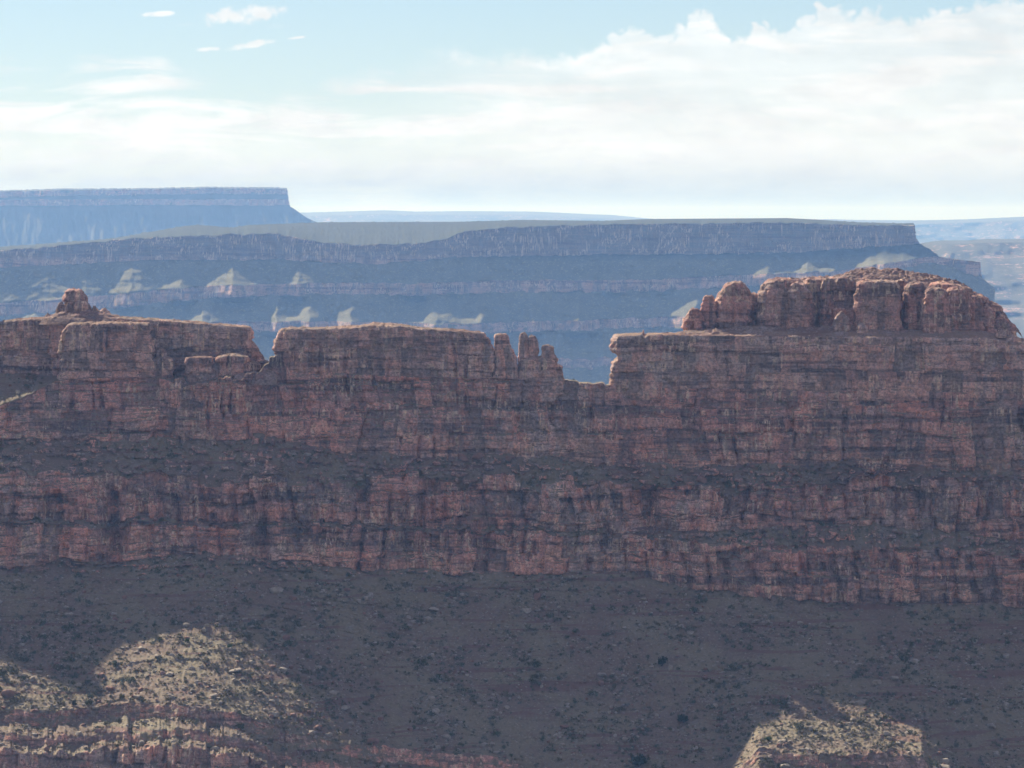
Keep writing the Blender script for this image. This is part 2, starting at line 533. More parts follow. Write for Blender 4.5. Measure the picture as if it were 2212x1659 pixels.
# talus, with spurs that push it out towards the viewer
slope = IP([(-1000, 1.85), (1300, 1.85), (1500, 2.05), (3000, 2.05)])(vx)
dCs = soft(dC2, 90)
dD = dCs + run(soft(bC20, 30), soft(tE0, 30), slope)
knoll = IP([(1400, 0), (1560, 14), (1680, 30), (1780, 34), (1900, 32), (2000, 26), (2150, 14), (2400, 0)])(vx)
spur = knoll + IP([(-1000, 8), (60, 16), (200, 15), (300, 21), (440, 24), (560, 21), (720, 14), (900, 6), (1150, 0), (3000, 0)])(vx)
dD = soft(dD + spur, 40)
bE = tE + IP([(-1000, 23), (720, 30), (1100, 34), (1560, 20), (1640, 20), (1800, 32), (2000, 30), (2060, 25), (3000, 40)])(vx) + jag(5, 61)
dE = dD + 2.5
tE2 = bE + IP([(-1000, 24), (500, 26), (700, 22), (3000, 22)])(vx) + jag(5, 71, 7)
dE2 = dE + IP([(-1000, 11), (500, 10), (720, 6), (900, 5), (3000, 5)])(vx)
bE2 = tE2 + 20 + jag(5, 76)
dE3 = dE2 + 2
tE3 = bE2 + 18 + jag(4, 81)
dE4 = dE3 + 8


def cliff_rows(vy0, d0, vy1, d1, fr, step, npx, seed, soil=0.0):
    """a cliff split by thin ledges at the fractions fr"""
    out = []
    f0, dd = 0.0, 0.0
    H = vy1 - vy0
    tot = step * len(fr)
    for i, f in enumerate(list(fr) + [1.0]):
        fj = f + (0 if f == 1.0 else 1) * jag(.05, seed + 3 * i)
        ln = int(max(3, np.median(H) * (f - f0) / npx))
        out.append((vy0 + H * f0 if np.isscalar(f0) and f0 == 0 else vy0 + H * fprev, D0 - (d0 + (d1 - d0 - tot) * f0 + dd), ln, soil))
        if f < 1.0:
            out.append((vy0 + H * fj, D0 - (d0 + (d1 - d0 - tot) * f + dd), 2, .55))
            dd += step
            fprev = fj + 1.6 / np.median(H)
        f0 = f
    return out


NP = 1.9
cback = np.minimum(crest - 2, IP([(-1000, 835), (-560, 850), (-446, 850), (-436, 735), (-428, 640), (-414, 566), (-396, 548), (-372, 566), (-344, 612), (-260, 646), (-215, 664), (-160, 680), (-140, 690), (-120, 808), (130, 806), (560, 806), (620, 820), (3000, 900)])(vx))  # spire left of the frame is unseen, shaped to cast the shadow wedge
yback = D0 + np.where(vx < -130, 16.0, 26 - dcrest)
rows = [(2400.0, D0 + 260, 6, .6), (cback + 60, yback + 16, 5, .5), (cback, yback, 14, 1.)]
rows += cliff_rows(crest, dcrest, aA, dA, (.16, .38, .62, .82), .8, NP, 100)
def between(f, va, da, vb, db):
    return va + (vb - va) * f, D0 - (da + (db - da) * f)


v1_, y1_ = between(.22, aA0, dA, tC0, dB)
v2_, y2_ = between(.75, aA0, dA, tC0, dB)
rows += [(aA, D0 - dA, 6, 1.0), (np.maximum(v1_, aA + 2), y1_, 16, 1.0), (np.minimum(v2_, tC - 2), y2_, 7, 1.0)]
rows += cliff_rows(tC, dB, bC1, dC1, (.3, .62), .8, NP, 140)
rows += [(bC1, D0 - dC1, 12, .9)]
rows += cliff_rows(tC2, dL, bC2, dC2, (.25, .5, .72), .7, NP, 170)
v3_, y3_ = between(.05, bC20, dCs, tE0, dD)
v4_, y4_ = between(.965, bC20, dCs, tE0, dD)
vk_, yk_ = between(.62, bC20, dCs, tE0, dD - soft(knoll, 40))
yk_ = yk_ - .5 * soft(knoll, 40) - 5.5 * np.exp(-((vx - 1722) / 62) ** 2)
left_ = 1 - sm(vx, 1000, 1300)
vl_, yl_ = between(.42, bC20, dCs, tE0, dD - soft(spur - knoll, 40))
yl_ = yl_ - .22 * soft(spur - knoll, 40)
vk_, yk_ = vk_ * (1 - left_) + vl_ * left_, yk_ * (1 - left_) + yl_ * left_
rows += [(bC2, D0 - dC2, 8, 1.0), (np.maximum(v3_, bC2 + 3), y3_, 106, 1.0), (vk_, yk_, 70, 1.0), (np.minimum(v4_, tE - 3), y4_, 8, 1.0)]
rows += cliff_rows(tE, dD, bE, dE, (.5,), .6, NP, 200, .46)
rows += [(bE, D0 - dE, 9, .9)]
rows += cliff_rows(tE2, dE2, bE2, dE3, (), .6, NP, 220, .46)
rows += [(bE2, D0 - dE3, 8, .9), (tE3, D0 - dE4, 40, 0.0), (tE3 + 90, D0 - dE4 - 4, 6, .5), (4500.0, D0 - 420, 1, .8)]


def ridge_tone(VX, VY):
    t = sm(VY, aA0 - 75, aA0 - 10) * (VY < aA0 + 8) + sm(VY, bC20 - 95, bC20 - 25) * (VY < bC20 + 8) + .5 * sm(VY, bC10 - 50, bC10 - 10) * (VY < bC10 + 5) + (VY > tE0) * .3 * sm(VX, 500, 900)
    return np.clip(t * (.35 + .65 * sm(VX, 300, 1000)), 0, 1)


def ridge_disp(P, T, VX, VY):
    X, Y, Z = P[..., 0], P[..., 1], P[..., 2]
    S = Z + .5 * (Y - D0)
    RT_ = T.copy()
    below = sm(VY, 1000, 1060)
    core = sm(VY, 700, 760) * (1 - sm(VY, 1900, 2200))
    # buttresses and recesses carried down through the whole face
    tal_low = sm(VY, 1200, 1300)
    but = 2.2 * (perlin(X / 30, X * 0 + 3.1, 301) + (1 - tal_low) * .55 * fbm(X / 13, X * 0 + 1.3, 303, 2)) * (1 + .7 * below)
    for c, w, a in ((245, 13, -5.5), (568, 11, -5.0), (1105, 10, -2.5), (1290, 26, -2.2), (905, 9, -3), (1440, 9, -2.5), (1985, 14, -3)):
        but -= 0
        but += a * np.exp(-((VX - c + 9 * perlin(Z / 5, Z * 0, c)) / w) ** 2) * sm(VY, 1040, 1075) * (1 - sm(VY, 1205, 1260))
    for c, w, a, y0, y1 in ((1400, 34, -5.5, 1058, 1145), (1232, 40, 2.6, 1050, 1250), (885, 30, 2.0, 1050, 1235), (1780, 40, 1.8, 1180, 1305), (1470, 22, 2.2, 1090, 1200), (650, 36, 2.5, 1040, 1130), (120, 60, 2.0, 1040, 1215), (180, 40, 2.0, 1130, 1215)):
        but += a * np.exp(-np.abs((VX - c) / w) ** 3) * sm(VY, y0 - 8, y0 + 14) * (1 - sm(VY, y1 - 5, y1 + 5))
    face = np.clip(1 - T, 0, 1)
    d = but * core
    d += (rock_disp(X, Z, 400) + 1.1 * below * fbm(X / 5, Z / 7, 480, 3)) * face * core
    # domed bosses of the lower cliff band
    v, zz, xx, l = bricks(X, Z, 10.5, 8.5, 520)
    boss = (np.clip(xx / 2.6, 0, 1) ** .6 - .6)
    d += 2.6 * boss * below * face * sm(VY, 1030, 1080) * (1 - sm(VY, 1300, 1320)) * core
    # undercut just under the ledges
    sl = np.clip(T, 0, 1) * core
    d += sl * (.6 * fbm(X / 9, S / 7, 600, 3) + .22 * fbm(X / 1.6, S / 1.1, 620, 3))
    v4, z4, x4, l4 = bricks(X, S, 5.0, 30.0, 640, .8)
    d += sl * 1.9 * (l4 - .5) * np.exp(-(z4 / 1.2) ** 2) * (v4 > .45) * sm(VY, 1230, 1300)
    v5, z5, x5, l5 = bricks(X, S, .8, 1.1, 660)
    d += sl * sm(VX, 720, 1000) * sm(VY, 1230, 1300) * (1.5 * perlin(X / 11, S / 45, 670) + .7 * perlin(X / 4.5, S / 16, 672))
    d += sl * .36 * (v5 > .74) * v5
    for lh, cw, sd, am in ((2.6, 3.6, 690, 1.7), (1.4, 1.9, 695, .9)):
        v6, z6, x6, l6 = bricks(X, S, lh, cw, sd, .6)
        dome = np.clip(np.minimum(z6 / (lh * .28), x6 / (cw * .28)), 0, 1) ** .6 * (v6 > .66)
        zone_ = sm(VY, 900, 950) * (1 - sm(VY, 1225, 1250)) * (RT_ > .75)
        d += core * zone_ * dome * am * (.5 + v6)
        T[:] = np.clip(T - .75 * dome * zone_, 0, 1)
    P = P.copy()
    P[..., 1] -= d
    P[..., 2] += sl * .24 * (perlin(X / .9, S / .9, 680) + (v5 > .8) * .5)
    return P


ridge, RP, RT, RVX, RVY = sheet('ridge', vx, rows, ridge_disp, M_RIDGE, ridge_tone)
tag(ridge, 'red and grey banded canyon ridge with ledges above a shaded scree slope', 'ridge', kind='structure')


# ---- the mesa behind -----------------------------------------------------
def mesa():
    mv = np.arange(-420, 2150, 1.7)
    YM = 8000.0
    sc = F_PX / YM
    xk = mv / 10.0
    back = IP([(-420, 550), (0, 533), (100, 526), (230, 517), (330, 500), (400, 488), (430, 486), (470, 489), (500, 492), (540, 486), (700, 480), (1000, 479), (1130, 475), (1300, 477), (1400, 473), (1700, 471), (1760, 474), (1850, 480), (1960, 483), (2150, 484)])(mv)
    rim = IP([(-420, 560), (0, 541), (130, 531), (240, 519), (310, 514), (400, 511), (500, 506), (600, 505), (650, 515), (700, 526), (800, 530), (900, 527), (960, 519), (1000, 501), (1100, 491), (1300, 485), (1500, 483), (1700, 481), (1800, 485), (1900, 487), (2150, 489)])(mv)
    j = lambda a, s: a * fbm(xk / 3, xk * 0, s, 4)
    rim = np.maximum(rim + j(2.6, 3), back + 3)
    b1 = IP([(-420, 590), (0, 580), (300, 563), (600, 562), (800, 572), (1000, 556), (1300, 552), (1700, 548), (1980, 528), (2150, 528)])(mv) + j(3, 4)
    t2 = IP([(-420, 665), (0, 655), (240, 638), (440, 618), (560, 614), (700, 611), (900, 612), (1100, 606), (1400, 604), (1640, 592), (1790, 588), (1880, 572), (2020, 553), (2110, 566), (2150, 570)])(mv) + j(2, 5)
    b2 = t2 + IP([(-420, 30), (300, 28), (600, 26), (1000, 26), (1700, 26), (2020, 14), (2110, 32), (2150, 32)])(mv) + j(3, 6)
    t3 = np.maximum(IP([(-420, 715), (0, 705), (400, 694), (700, 694), (1000, 698), (1300, 690), (2150, 660)])(mv) + j(2, 7), b2 + 8)
    b3 = t3 + 22 + j(3, 8)
    t4 = b3 + 62 + j(4, 9)
    b4 = t4 + 20
    # end of the mesa on the right: all the beds wrap away behind
    dr = .0
    wrap = lambda x0: 900 * sm(mv, x0, x0 + 26) ** 1.5 * (mv > x0)
    rimY = YM + soft(IP([(-420, 330), (200, 110), (600, 30), (800, -20), (1000, 60), (1300, 60), (1700, 0), (2150, -60)])(mv), 60)
    rimY = rimY - 9 * fbm(xk / 13, xk * 0 + 2.2, 71, 2) - 5 * np.abs(perlin(xk / 6, xk * 0 + 5.2, 75))
    spurs2 = ((285, 46), (395, 46), (505, 66), (645, 46), (900, 50), (975, 30), (1320, 34), (1440, 30), (1655, 52), (1740, 62), (1800, 30), (1900, 84))
    spurs3 = ((-60, 60), (60, 60), (440, 46), (600, 44), (670, 46), (760, 44), (945, 84), (1040, 60), (1150, 40), (1250, 50), (1500, 60), (1640, 70), (1800, 50))
    tri = lambda L, a: sum(a * (w / 45) * np.clip(1 - np.abs(mv - c + 5 * perlin(mv / 14, mv * 0, c)) / w, 0, 1) for c, w in L)
    s2 = s3 = 0 * mv
    d1 = 10 + 0 * mv
    d2 = d1 + (t2 - b1) / sc * 1.22
    d3 = d2 + 8
    d4 = d3 + (t3 - b2) / sc * 1.25
    d5 = d4 + 8
    d6 = d5 + (t4 - b3) / sc * 1.6
    r = [(1500.0, YM + 2500 + 0 * mv, 3, .8), (back + 4, rimY + 1400, 3, 1.), (back, rimY + 1100 - 400 * 0, 22, 1.0), (rim, rimY, 34, .0), (b1, rimY - d1, 40, 1.), (t2, rimY - d2 - s2, 18, 0.), (b2, rimY - d3 - s2, 40, 1.),
         (t3, rimY - d4 - s2 * .5 - s3, 16, 0.), (b3, rimY - d5 - s2 * .5 - s3, 44, 1.), (t4, rimY - d6 - s3, 12, 0.), (b4, rimY - d6 - 8 - s3, 60, 1.), (900.0 + 0 * mv, rimY - d6 - 150 - s3, 4, 1.), (2600.0, YM - 900, 1, 1.)]
    ends = [2150, 2150, 1974, 1974, 1986, 2026, 2030, 2112, 2118, 2400, 2400, 2400, 2400]
    r = [(vy + 0 * mv, np.maximum(Y, Y) , n, t) for (vy, Y, n, t) in r]

    def dsp(P, T, VX, VY):
        X, Y, Z = P[..., 0], P[..., 1], P[..., 2]
        X2, Z2 = X / 2.6, Z / 2.6
        face = np.clip(1 - T, 0, 1)
        on = sm(VY, 470, 486)
        d = on * face * (0.5 * rock_disp(X2, Z2, 700) + 7 * fbm(X / 40, Z / 80, 730, 3))
        d = d + on * T * (6 * fbm(X / 70, Z / 40, 740, 4) + 3.0 * fbm(X / 24, Z / 12, 745, 3) + 1.3 * fbm(X / 160, Z / 7, 748, 2))
        for L, a_, b_, am in ((spurs2, b1, t2, 1.1), (spurs3, b2, t3, 1.55)):
            t_ = np.clip((VY - a_) / (b_ - a_), 0, 1)
            gone = 1 - sm(VY, b_ + 22, b_ + 40)
            for c_, w_ in L:
                hw = w_ * (.25 + .9 * t_)
                xo = np.abs(VX - c_ + 5 * perlin(VY / 16, VX / 40, int(abs(c_))))
                d = d + am * w_ / sc * np.clip(1 - xo / hw, 0, 1) * t_ ** .8 * gone
        P = P.copy()
        P[..., 1] -= d
        top = T * (VY < 545) * on
        P[..., 2] += top * (1.0 * np.clip(perlin(X / 4, Y / 6, 760), 0, 1) + 1.2 * (rnd(np.floor(X / 5), np.floor(Y / 9), 761) > .93))
        return P
    o, P, T, VX, VY = sheet('mesa', mv, r, dsp, M_MESA, lambda a, b: sm(b, 545, 570))
    # right-hand end: the beds break off and turn away from the viewer
    endx = np.interp(VY, [470, 486, 515, 527, 540, 555, 566, 600, 640, 720, 900], [1972, 1976, 1980, 1988, 2012, 2030, 2118, 2122, 2170, 2260, 2400])
    endx = endx + 2.0 * perlin(VY / 6, VY * 0, 77)
    over = np.clip(VX - endx, 0, None)
    keep = VX - over
    ok = over > 0
    P2 = P.copy()
    Xn = pix(keep, VY, P[..., 1])[..., 0]
    P2[..., 0] = np.where(ok, Xn - over * .12, P[..., 0])
    P2[..., 1] = np.where(ok, P[..., 1] + over * 14.0, P[..., 1])
    o.data.vertices.foreach_set('co', P2.astype(np.float32).ravel())
    o.data.update()
    return tag(o, 'long hazy blue mesa with stepped cliffs and sunlit scree cones behind the ridge', 'mesa', kind='structure')


mesa()


# ---- far land ------------------------------------------------------------
def far_mesa():
    mv = np.arange(-500, 760, 1.8)
    YF = 16000.0
    sc = F_PX / YF
    top = IP([(-500, 418), (0, 411), (130, 407), (300, 406), (450, 403), (600, 404), (617, 406), (760, 407)])(mv)
    top = top + .9 * (rnd(np.floor(mv / 2.5), mv * 0, 5) > .7) + .5 * fbm(mv / 9, mv * 0, 6, 3)
    b1 = IP([(-500, 450), (0, 446), (300, 444), (600, 445), (760, 445)])(mv)
    r = [(1400., YF + 3000, 2, .8), (top + 2, YF + 1500, 3, 1.), (top, YF + 700, 5, 1.), (top + 3, YF, 14, .15), (top + 16, YF - 14, 12, .8), (b1 - 14, YF - 30, 12, .1), (b1, YF - 40, 90, 1.), (560., YF - 260, 20, 1.), (640., YF - 420, 2, 1.), (1800., YF - 900, 1, 1.)]

    def dsp(P, T, VX, VY):
        X, Z = P[..., 0], P[..., 2]
        on = sm(VY, 405, 412)
        d = on * (16 * (1 - T) * fbm(X / 60, Z / 90, 800, 3) + T * (26 * np.abs(fbm(X / 70 + Z / 220, Z / 260, 810, 3)) + 8 * fbm(X / 25, Z / 60, 820, 2)) * sm(VY, 440, 470))
        P = P.copy()
        P[..., 1] -= d
        return P
    o, P, T, VX, VY = sheet('mesa', mv, r, dsp, M_FAR)
    endx = np.interp(VY, [400, 410, 432, 446, 450, 470, 482, 560], [618, 621, 624, 627, 634, 662, 690, 860])
    over = np.clip(VX - endx, 0, None)
    P2 = P.copy()
    P2[..., 1] += over * 30
    P2[..., 0] = np.where(over > 0, pix(VX - over, VY, P2[..., 1])[..., 0] - over * 1.5, P[..., 0])
    o.data.vertices.foreach_set('co', P2.astype(np.float32).ravel())
    o.data.update()
    tag(o, 'pale blue flat-topped mesa far off, ending in a cliff on its right', 'mesa', kind='structure')


far_mesa()


def far_hill(name, pts, Y, label, depth=2500, foot=640, seed=1, amp=40, S=1):
    x0, x1 = pts[0][0], pts[-1][0]
    mv = np.arange(x0, x1, 3.0)
    top = IP(pts)(mv) + .35 * fbm(mv / 12, mv * 0, seed, 3)
    r = [(1100., Y + depth * 2, 2, 1.), (top + 3, Y + depth, 4, 1.), (top, Y + depth * .3, 8, 1.), (top + 8, Y, 40, .6), (foot + 0 * mv, Y - 900, 4, 1.), (1300., Y - 2500, 1, 1.)]

    def dsp(P, T, VX, VY):
        X, Z = P[..., 0], P[..., 2]
        P = P.copy()
        P[..., 1] -= amp * fbm(X / (amp * 3), Z / (amp * 1.5), seed + 5, 4) * sm(VY, 470, 500) * (1 + .8 * np.sign(perlin(X * 0, Z / (amp * .5), seed + 9)) * .4)
        return P
    o = sheet(name, mv, r, dsp, M_FAR)[0]
    return tag(o, label, name.replace('_', ' '), kind='structure')


far_hill('plateau', [(400, 462), (660, 459), (740, 457), (830, 454), (900, 457), (1000, 456), (1150, 457), (1200, 459), (1280, 463), (1320, 464), (1390, 471), (1480, 478), (1560, 490)], 34000,
         'very pale blue plateau low on the horizon behind the middle of the long mesa', 5000, 560, 31, 120)
far_hill('plateau', [(1500, 480), (1700, 475), (1800, 473.5), (1850, 475), (1980, 476), (2080, 474), (2212, 468), (2500, 462), (3000, 466)], 28000,
         'pale blue plateau on the horizon behind the broken end of the long mesa', 5000, 600, 41, 120)
far_hill('hill', [(1930, 560), (1960, 534), (1990, 526), (2015, 521), (2040, 519), (2090, 519), (2130, 516), (2212, 516), (2400, 512), (2900, 520)], 12500,
         'hazy banded hill beyond the broken end of the long mesa', 1800, 700, 51, 60)

# ground: canyon floor out to the horizon
gv, gf = [], []
n = 40
gx = np.linspace(-90000, 90000, n)
gy = np.concatenate([np.linspace(-3000, 12000, 30), np.linspace(15000, 95000, 12)])
GX, GY = np.meshgrid(gx, gy)
GZ = -640 + 12 * fbm(GX / 900, GY / 900, 900, 3)
ground = grid_mesh('ground', np.stack([GX, GY, GZ], -1), {'talus': np.ones_like(GX)}, M_MESA)
tag(ground, 'canyon floor stretching to the horizon below the cliffs', 'ground', kind='structure')


# ------------------------------------------------------------------ rock masses
def rock_mass(name, left, right, top, vyb, Yc, ty, p=4.0, q=9.0, step=.27, mat=None, seed=1, big=.7, fine=1.0, parent=None, zlow=0.0, lump=0.0, talus_top=.8, back=.8):
    """an upright rock body: rings from its foot to its rounded crown, outline given in view pixels"""
    L, R_, Tp = IP(left), IP(right), IP(top)
    tvx = np.array([t[1] for t in top]); tmin = tvx.min()
    H = (vyb - tmin) / 7.0
    ph = np.linspace(0, math.pi / 2, 4000)
    s, h = np.cos(ph) ** (2 / q), np.sin(ph) ** (2 / q)
    al = np.concatenate([[0], np.cumsum(np.hypot(np.diff(s) * ty * 1.0, np.diff(h) * H))])
    nr = int(max(14, min(260, al[-1] / step)))
    tt = np.linspace(0, al[-1], nr)
    s, h = np.interp(tt, al, s), np.interp(tt, al, h)
    s[-1] = 0.0
    hw0 = np.mean([(R_(v) - L(v)) / 2 for v in np.linspace(tmin, vyb, 9)]) / 7.0
    th = np.linspace(-math.pi, math.pi, 8000)
    ex = np.sign(np.cos(th)) * np.abs(np.cos(th)) ** (2 / p)
    ey = np.sign(np.sin(th)) * np.abs(np.sin(th)) ** (2 / p)
    w = np.where(ey >= -.2, 1.0, .3)[1:]
    ar = np.concatenate([[0], np.cumsum(np.hypot(np.diff(ex) * hw0, np.diff(ey) * ty) * w)])
    nc = int(max(28, ar[-1] / step))
    tc = np.linspace(0, ar[-1], nc, endpoint=False)
    ex, ey = np.interp(tc, ar, ex), np.interp(tc, ar, ey)
    nx, ny = np.sign(ex) * np.abs(ex) ** (p - 1) / hw0, np.sign(ey) * np.abs(ey) ** (p - 1) / ty
    nl = np.hypot(nx, ny) + 1e-9
    nx, ny = nx / nl, ny / nl
    hh, ss = h[:, None], s[:, None]
    vy_r = vyb + (tmin - vyb) * hh
    xl, xr = L(vy_r), R_(vy_r)
    hx = (xr - xl) / 2
    VX = (xl + xr) / 2 + hx * (1 - (1 - ss) * np.minimum(1, ty * 7 / hx)) * ex[None]
    VYt = Tp(VX)
    VY = vyb + (VYt - vyb) * hh
    P = pix(VX, VY, Yc)
    P[..., 1] = Yc - ty * np.where(ey > 0, 1.0, back)[None] * ss * ey[None]
    up = sm(hh, .9, 1.0) * np.clip(1 - ss * .9, 0, 1) ** .5 + 0 * VX
    T = P[..., 0] * ny[None] * 1.0 + (P[..., 1] - Yc) * np.sign(nx[None]) * .9 + nx[None] * 3
    T = P[..., 0] + .8 * (P[..., 1] - Yc) * np.where(nx > 0, 1, -1)[None]
    d = rock_disp(T, P[..., 2], seed, big, fine) * (1 - up)
    blk = block_tone(T, P[..., 2], seed)
    if lump:
        d += lump * fbm(T / 4.5, P[..., 2] / 5.5, seed + 90, 3)
    P[..., 0] += nx[None] * d * np.minimum(1, ss * 2)
    P[..., 1] -= ny[None] * d * np.minimum(1, ss * 2)
    P[..., 2] += up * (.5 * fbm(P[..., 0] / 3, P[..., 1] / 3, seed + 95, 3) + .35 * (rnd(np.floor(P[..., 0] / .9), np.floor(P[..., 1] / 1.1), seed) > .72))
    o = grid_mesh(name, P, {'talus': np.clip(up * talus_top, 0, 1), 'tone': .75 * (1 - sm(hh, .1, .6)) + 0 * VX, 'block': blk}, mat or M_CAP, wrap=True, parent=parent)
    return o


V = lambda v: [(600, v), (900, v)]


def wall_rock(name, label, cat, *a, **k):
    return tag(rock_mass(name, *a, **k), label, cat)


wall_rock('rock_wall', 'long grey-brown caprock wall at the far left, under the red boulders', 'rock wall',
          [(690, -158), (760, -162), (840, -166)], [(700, 543), (715, 556), (735, 565), (752, 570), (768, 566), (790, 560), (850, 575)],
          [(-170, 684), (-107, 682), (-40, 688), (-26, 690), (-20, 664), (-11, 662), (-6, 696), (0, 701), (10, 694), (60, 689), (100, 687), (230, 685), (290, 687), (370, 692), (480, 702), (545, 706), (575, 712)], 850, D0 + 21, 8.5, p=9, q=26, seed=11, big=.55)  # stretch and knob past the left edge are unseen, added for their shadow
wall_rock('rock_buttress', 'square buttress standing out from the left caprock wall', 'rock buttress',
          [(690, 150), (705, 143), (715, 132), (760, 130), (830, 126)], [(690, 325), (735, 328), (748, 334), (780, 338), (830, 338)],
          [(126, 702), (140, 698), (250, 697), (325, 699), (340, 701)], 835, D0 + 6, 9.0, p=7, q=22, seed=21, big=.5)
wall_rock('rock_wall', 'long flat-topped caprock wall between the two gaps, beside the spires', 'rock wall',
          [(705, 606), (720, 600), (745, 598), (760, 602), (775, 600), (840, 598)], [(712, 1050), (725, 1060), (745, 1064), (780, 1066), (840, 1066)],
          [(595, 709), (700, 709), (770, 706), (800, 702), (870, 703), (905, 709), (980, 713), (1050, 719), (1070, 722)], 845, D0 + 8, 8.5, p=8, q=24, seed=31, big=.6)
wall_rock('rock_wall', 'tall caprock wall on the right, under the domed butte', 'rock wall',
          [(722, 1331), (735, 1324), (755, 1323), (764, 1328), (769, 1333), (774, 1328), (781, 1318), (800, 1316), (850, 1318)], [(700, 3000), (900, 3000)],
          [(1310, 723), (1385, 722), (1390, 727), (1398, 722), (1440, 722), (1700, 724), (2000, 727), (2120, 728), (2160, 735), (2212, 738), (2500, 745), (3000, 770)], 862, D0 + 11, 11.5, p=14, q=60, seed=41, big=.42)

# benches below the left wall that still catch the sun
for i, (x0, x1, y0, y1, dd, ty, lab) in enumerate((
        (404, 462, 769, 838, 4, 6.5, 'low block with a sunlit flat top, leftmost in front of the left caprock wall'),
        (450, 482, 773, 838, 4, 6.0, 'narrow low block, the middle of three in front of the left caprock wall'),
        (476, 531, 766, 836, 4, 7.0, 'largest low block in front of the left caprock wall, near its gap'),
        (330, 375, 772, 836, 6, 6.0, 'stepped low block leaning on the right side of the square buttress'),
        (531, 556, 783, 830, 5, 4.0, 'small pale block right of the largest low block by the left gap'),
        (560, 582, 779, 812, 9, 2.4, 'stacked broken block choking the foot of the left gap'),
        (590, 622, 776, 822, 6, 4.0, 'broken block at the foot of the middle wall, beside the left gap'),
        (341, 357, 754, 800, 8, 3.0, 'thin upright slab against the right side of the square buttress'),
        (520, 566, 812, 850, -4, 4.0, 'broken sunlit ledge block below the left gap in the ridge'),
        (374, 400, 816, 852, -4, 4.0, 'broken sunlit ledge block below the left caprock wall'))):
    wall_rock('rock_block', lab, 'rock block', V(x0), V(x1), [(x0, y0 + 3), ((x0 + x1) / 2, y0), (x1, y0 + 2)], y1, D0 + dd, ty, p=8, q=30, seed=50 + i * 7, big=.35, talus_top=.9)

# spires
wall_rock('rock_spire', 'stepped grey spire leaning close to the end of the middle wall', 'rock spire',
          [(720, 1067), (745, 1066), (840, 1064)], [(720, 1098), (738, 1103), (752, 1107), (762, 1111), (772, 1115), (790, 1118), (815, 1119), (850, 1120)],
          [(1060, 723), (1080, 721), (1100, 724), (1125, 726)], 850, D0 + 4, 3.6, p=5, q=20, seed=81, big=.12, fine=.6)
spire = bpy.data.objects.new('rock_spire', None)
spire.location = tuple(pix(1160, 840, D0 + 4))
C.objects.link(spire)
tag(spire, 'twin-fingered spire on a broad pedestal beside the open gap', 'rock spire')


def child(o):
    o.parent = spire
    o.matrix_parent_inverse = spire.matrix_basis.inverted()
    return o


from mathutils import Matrix
spire_inv = Matrix.Translation(-spire.location)


def under(o, root):
    o.parent = root
    o.matrix_parent_inverse = Matrix.Translation(-root.location)
    return o


under(rock_mass('column', [(720, 1121), (745, 1119.5), (770, 1121), (800, 1118)], [(720, 1140), (760, 1142), (800, 1144)], [(1110, 724), (1130, 721), (1145, 724)], 800, D0 + 4.5, 2.2, p=4.5, q=18, seed=83, big=.07, fine=.4), spire)
under(rock_mass('column', [(724, 1140.5), (760, 1140), (800, 1140)], [(725, 1160), (738, 1163.5), (755, 1164), (765, 1161), (775, 1164), (800, 1168)], [(1135, 727), (1150, 725), (1165, 729)], 800, D0 + 5, 2.2, p=4, q=14, seed=85, big=.07, fine=.4), spire)
under(rock_mass('pedestal', [(770, 1124), (790, 1120), (815, 1118), (850, 1116)], [(772, 1200), (780, 1202), (782, 1214), (800, 1216), (820, 1219), (850, 1220)], [(1115, 774), (1165, 772), (1200, 774), (1204, 781), (1225, 782)], 852, D0 + 4, 3.8, p=4.5, q=14, seed=87, big=.14, fine=.6), spire)
wall_rock('rock_spire', 'short squat spire at the right end of the spire pedestal, by the open gap', 'rock spire',
          [(745, 1170), (765, 1169), (766, 1168), (790, 1168)], [(746, 1197), (762, 1199), (766, 1203), (775, 1204), (790, 1199)], [(1165, 748), (1180, 746), (1200, 750)], 786, D0 + 4, 2.2, p=4.5, q=18, seed=89, big=.07, fine=.4)

# boulders crowning the left wall
for i, (x0, x1, y0, y1, dd, ty, q, lab) in enumerate((
        (136, 191, 624, 674, 24, 4.0, 4.2, 'largest red boulder crowning the rock pile on the left wall'),
        (118, 147, 652, 684, 22, 2.4, 3.0, 'red boulder leaning on the left foot of the crowning boulder'),
        (132, 165, 658, 688, 20, 2.4, 3.0, 'red boulder propping the front of the crowning boulder'),
        (158, 196, 648, 686, 20, 2.8, 3.0, 'red boulder under the right side of the crowning boulder'),
        (192, 216, 662, 690, 21, 2.2, 4.0, 'blocky red boulder just right of the crowning pile'),
        (93, 112, 674, 690, 20, 1.6, 3.0, 'small red boulder at the left end of the rock pile'),
        (210, 238, 668, 690, 22, 2.0, 4.0, 'flat red boulder at the right end of the rock pile'))):
    xm_ = (x0 + x1) / 2
    wall_rock('boulder', lab, 'boulder', [(y0, x0 + 3), (y0 + .4 * (y1 - y0), x0), (y1, x0 + 1)], [(y0, x1 - 3), (y0 + .4 * (y1 - y0), x1), (y1, x1 + 1)],
              [(x0, y0 + 2), (xm_ - 2, y0), (x1, y0 + 1.5)], y1, D0 + dd, ty, p=2.8, q=q, seed=101 + 3 * i, big=.25, fine=.45, lump=.5, mat=M_RED, talus_top=.1, step=.22)


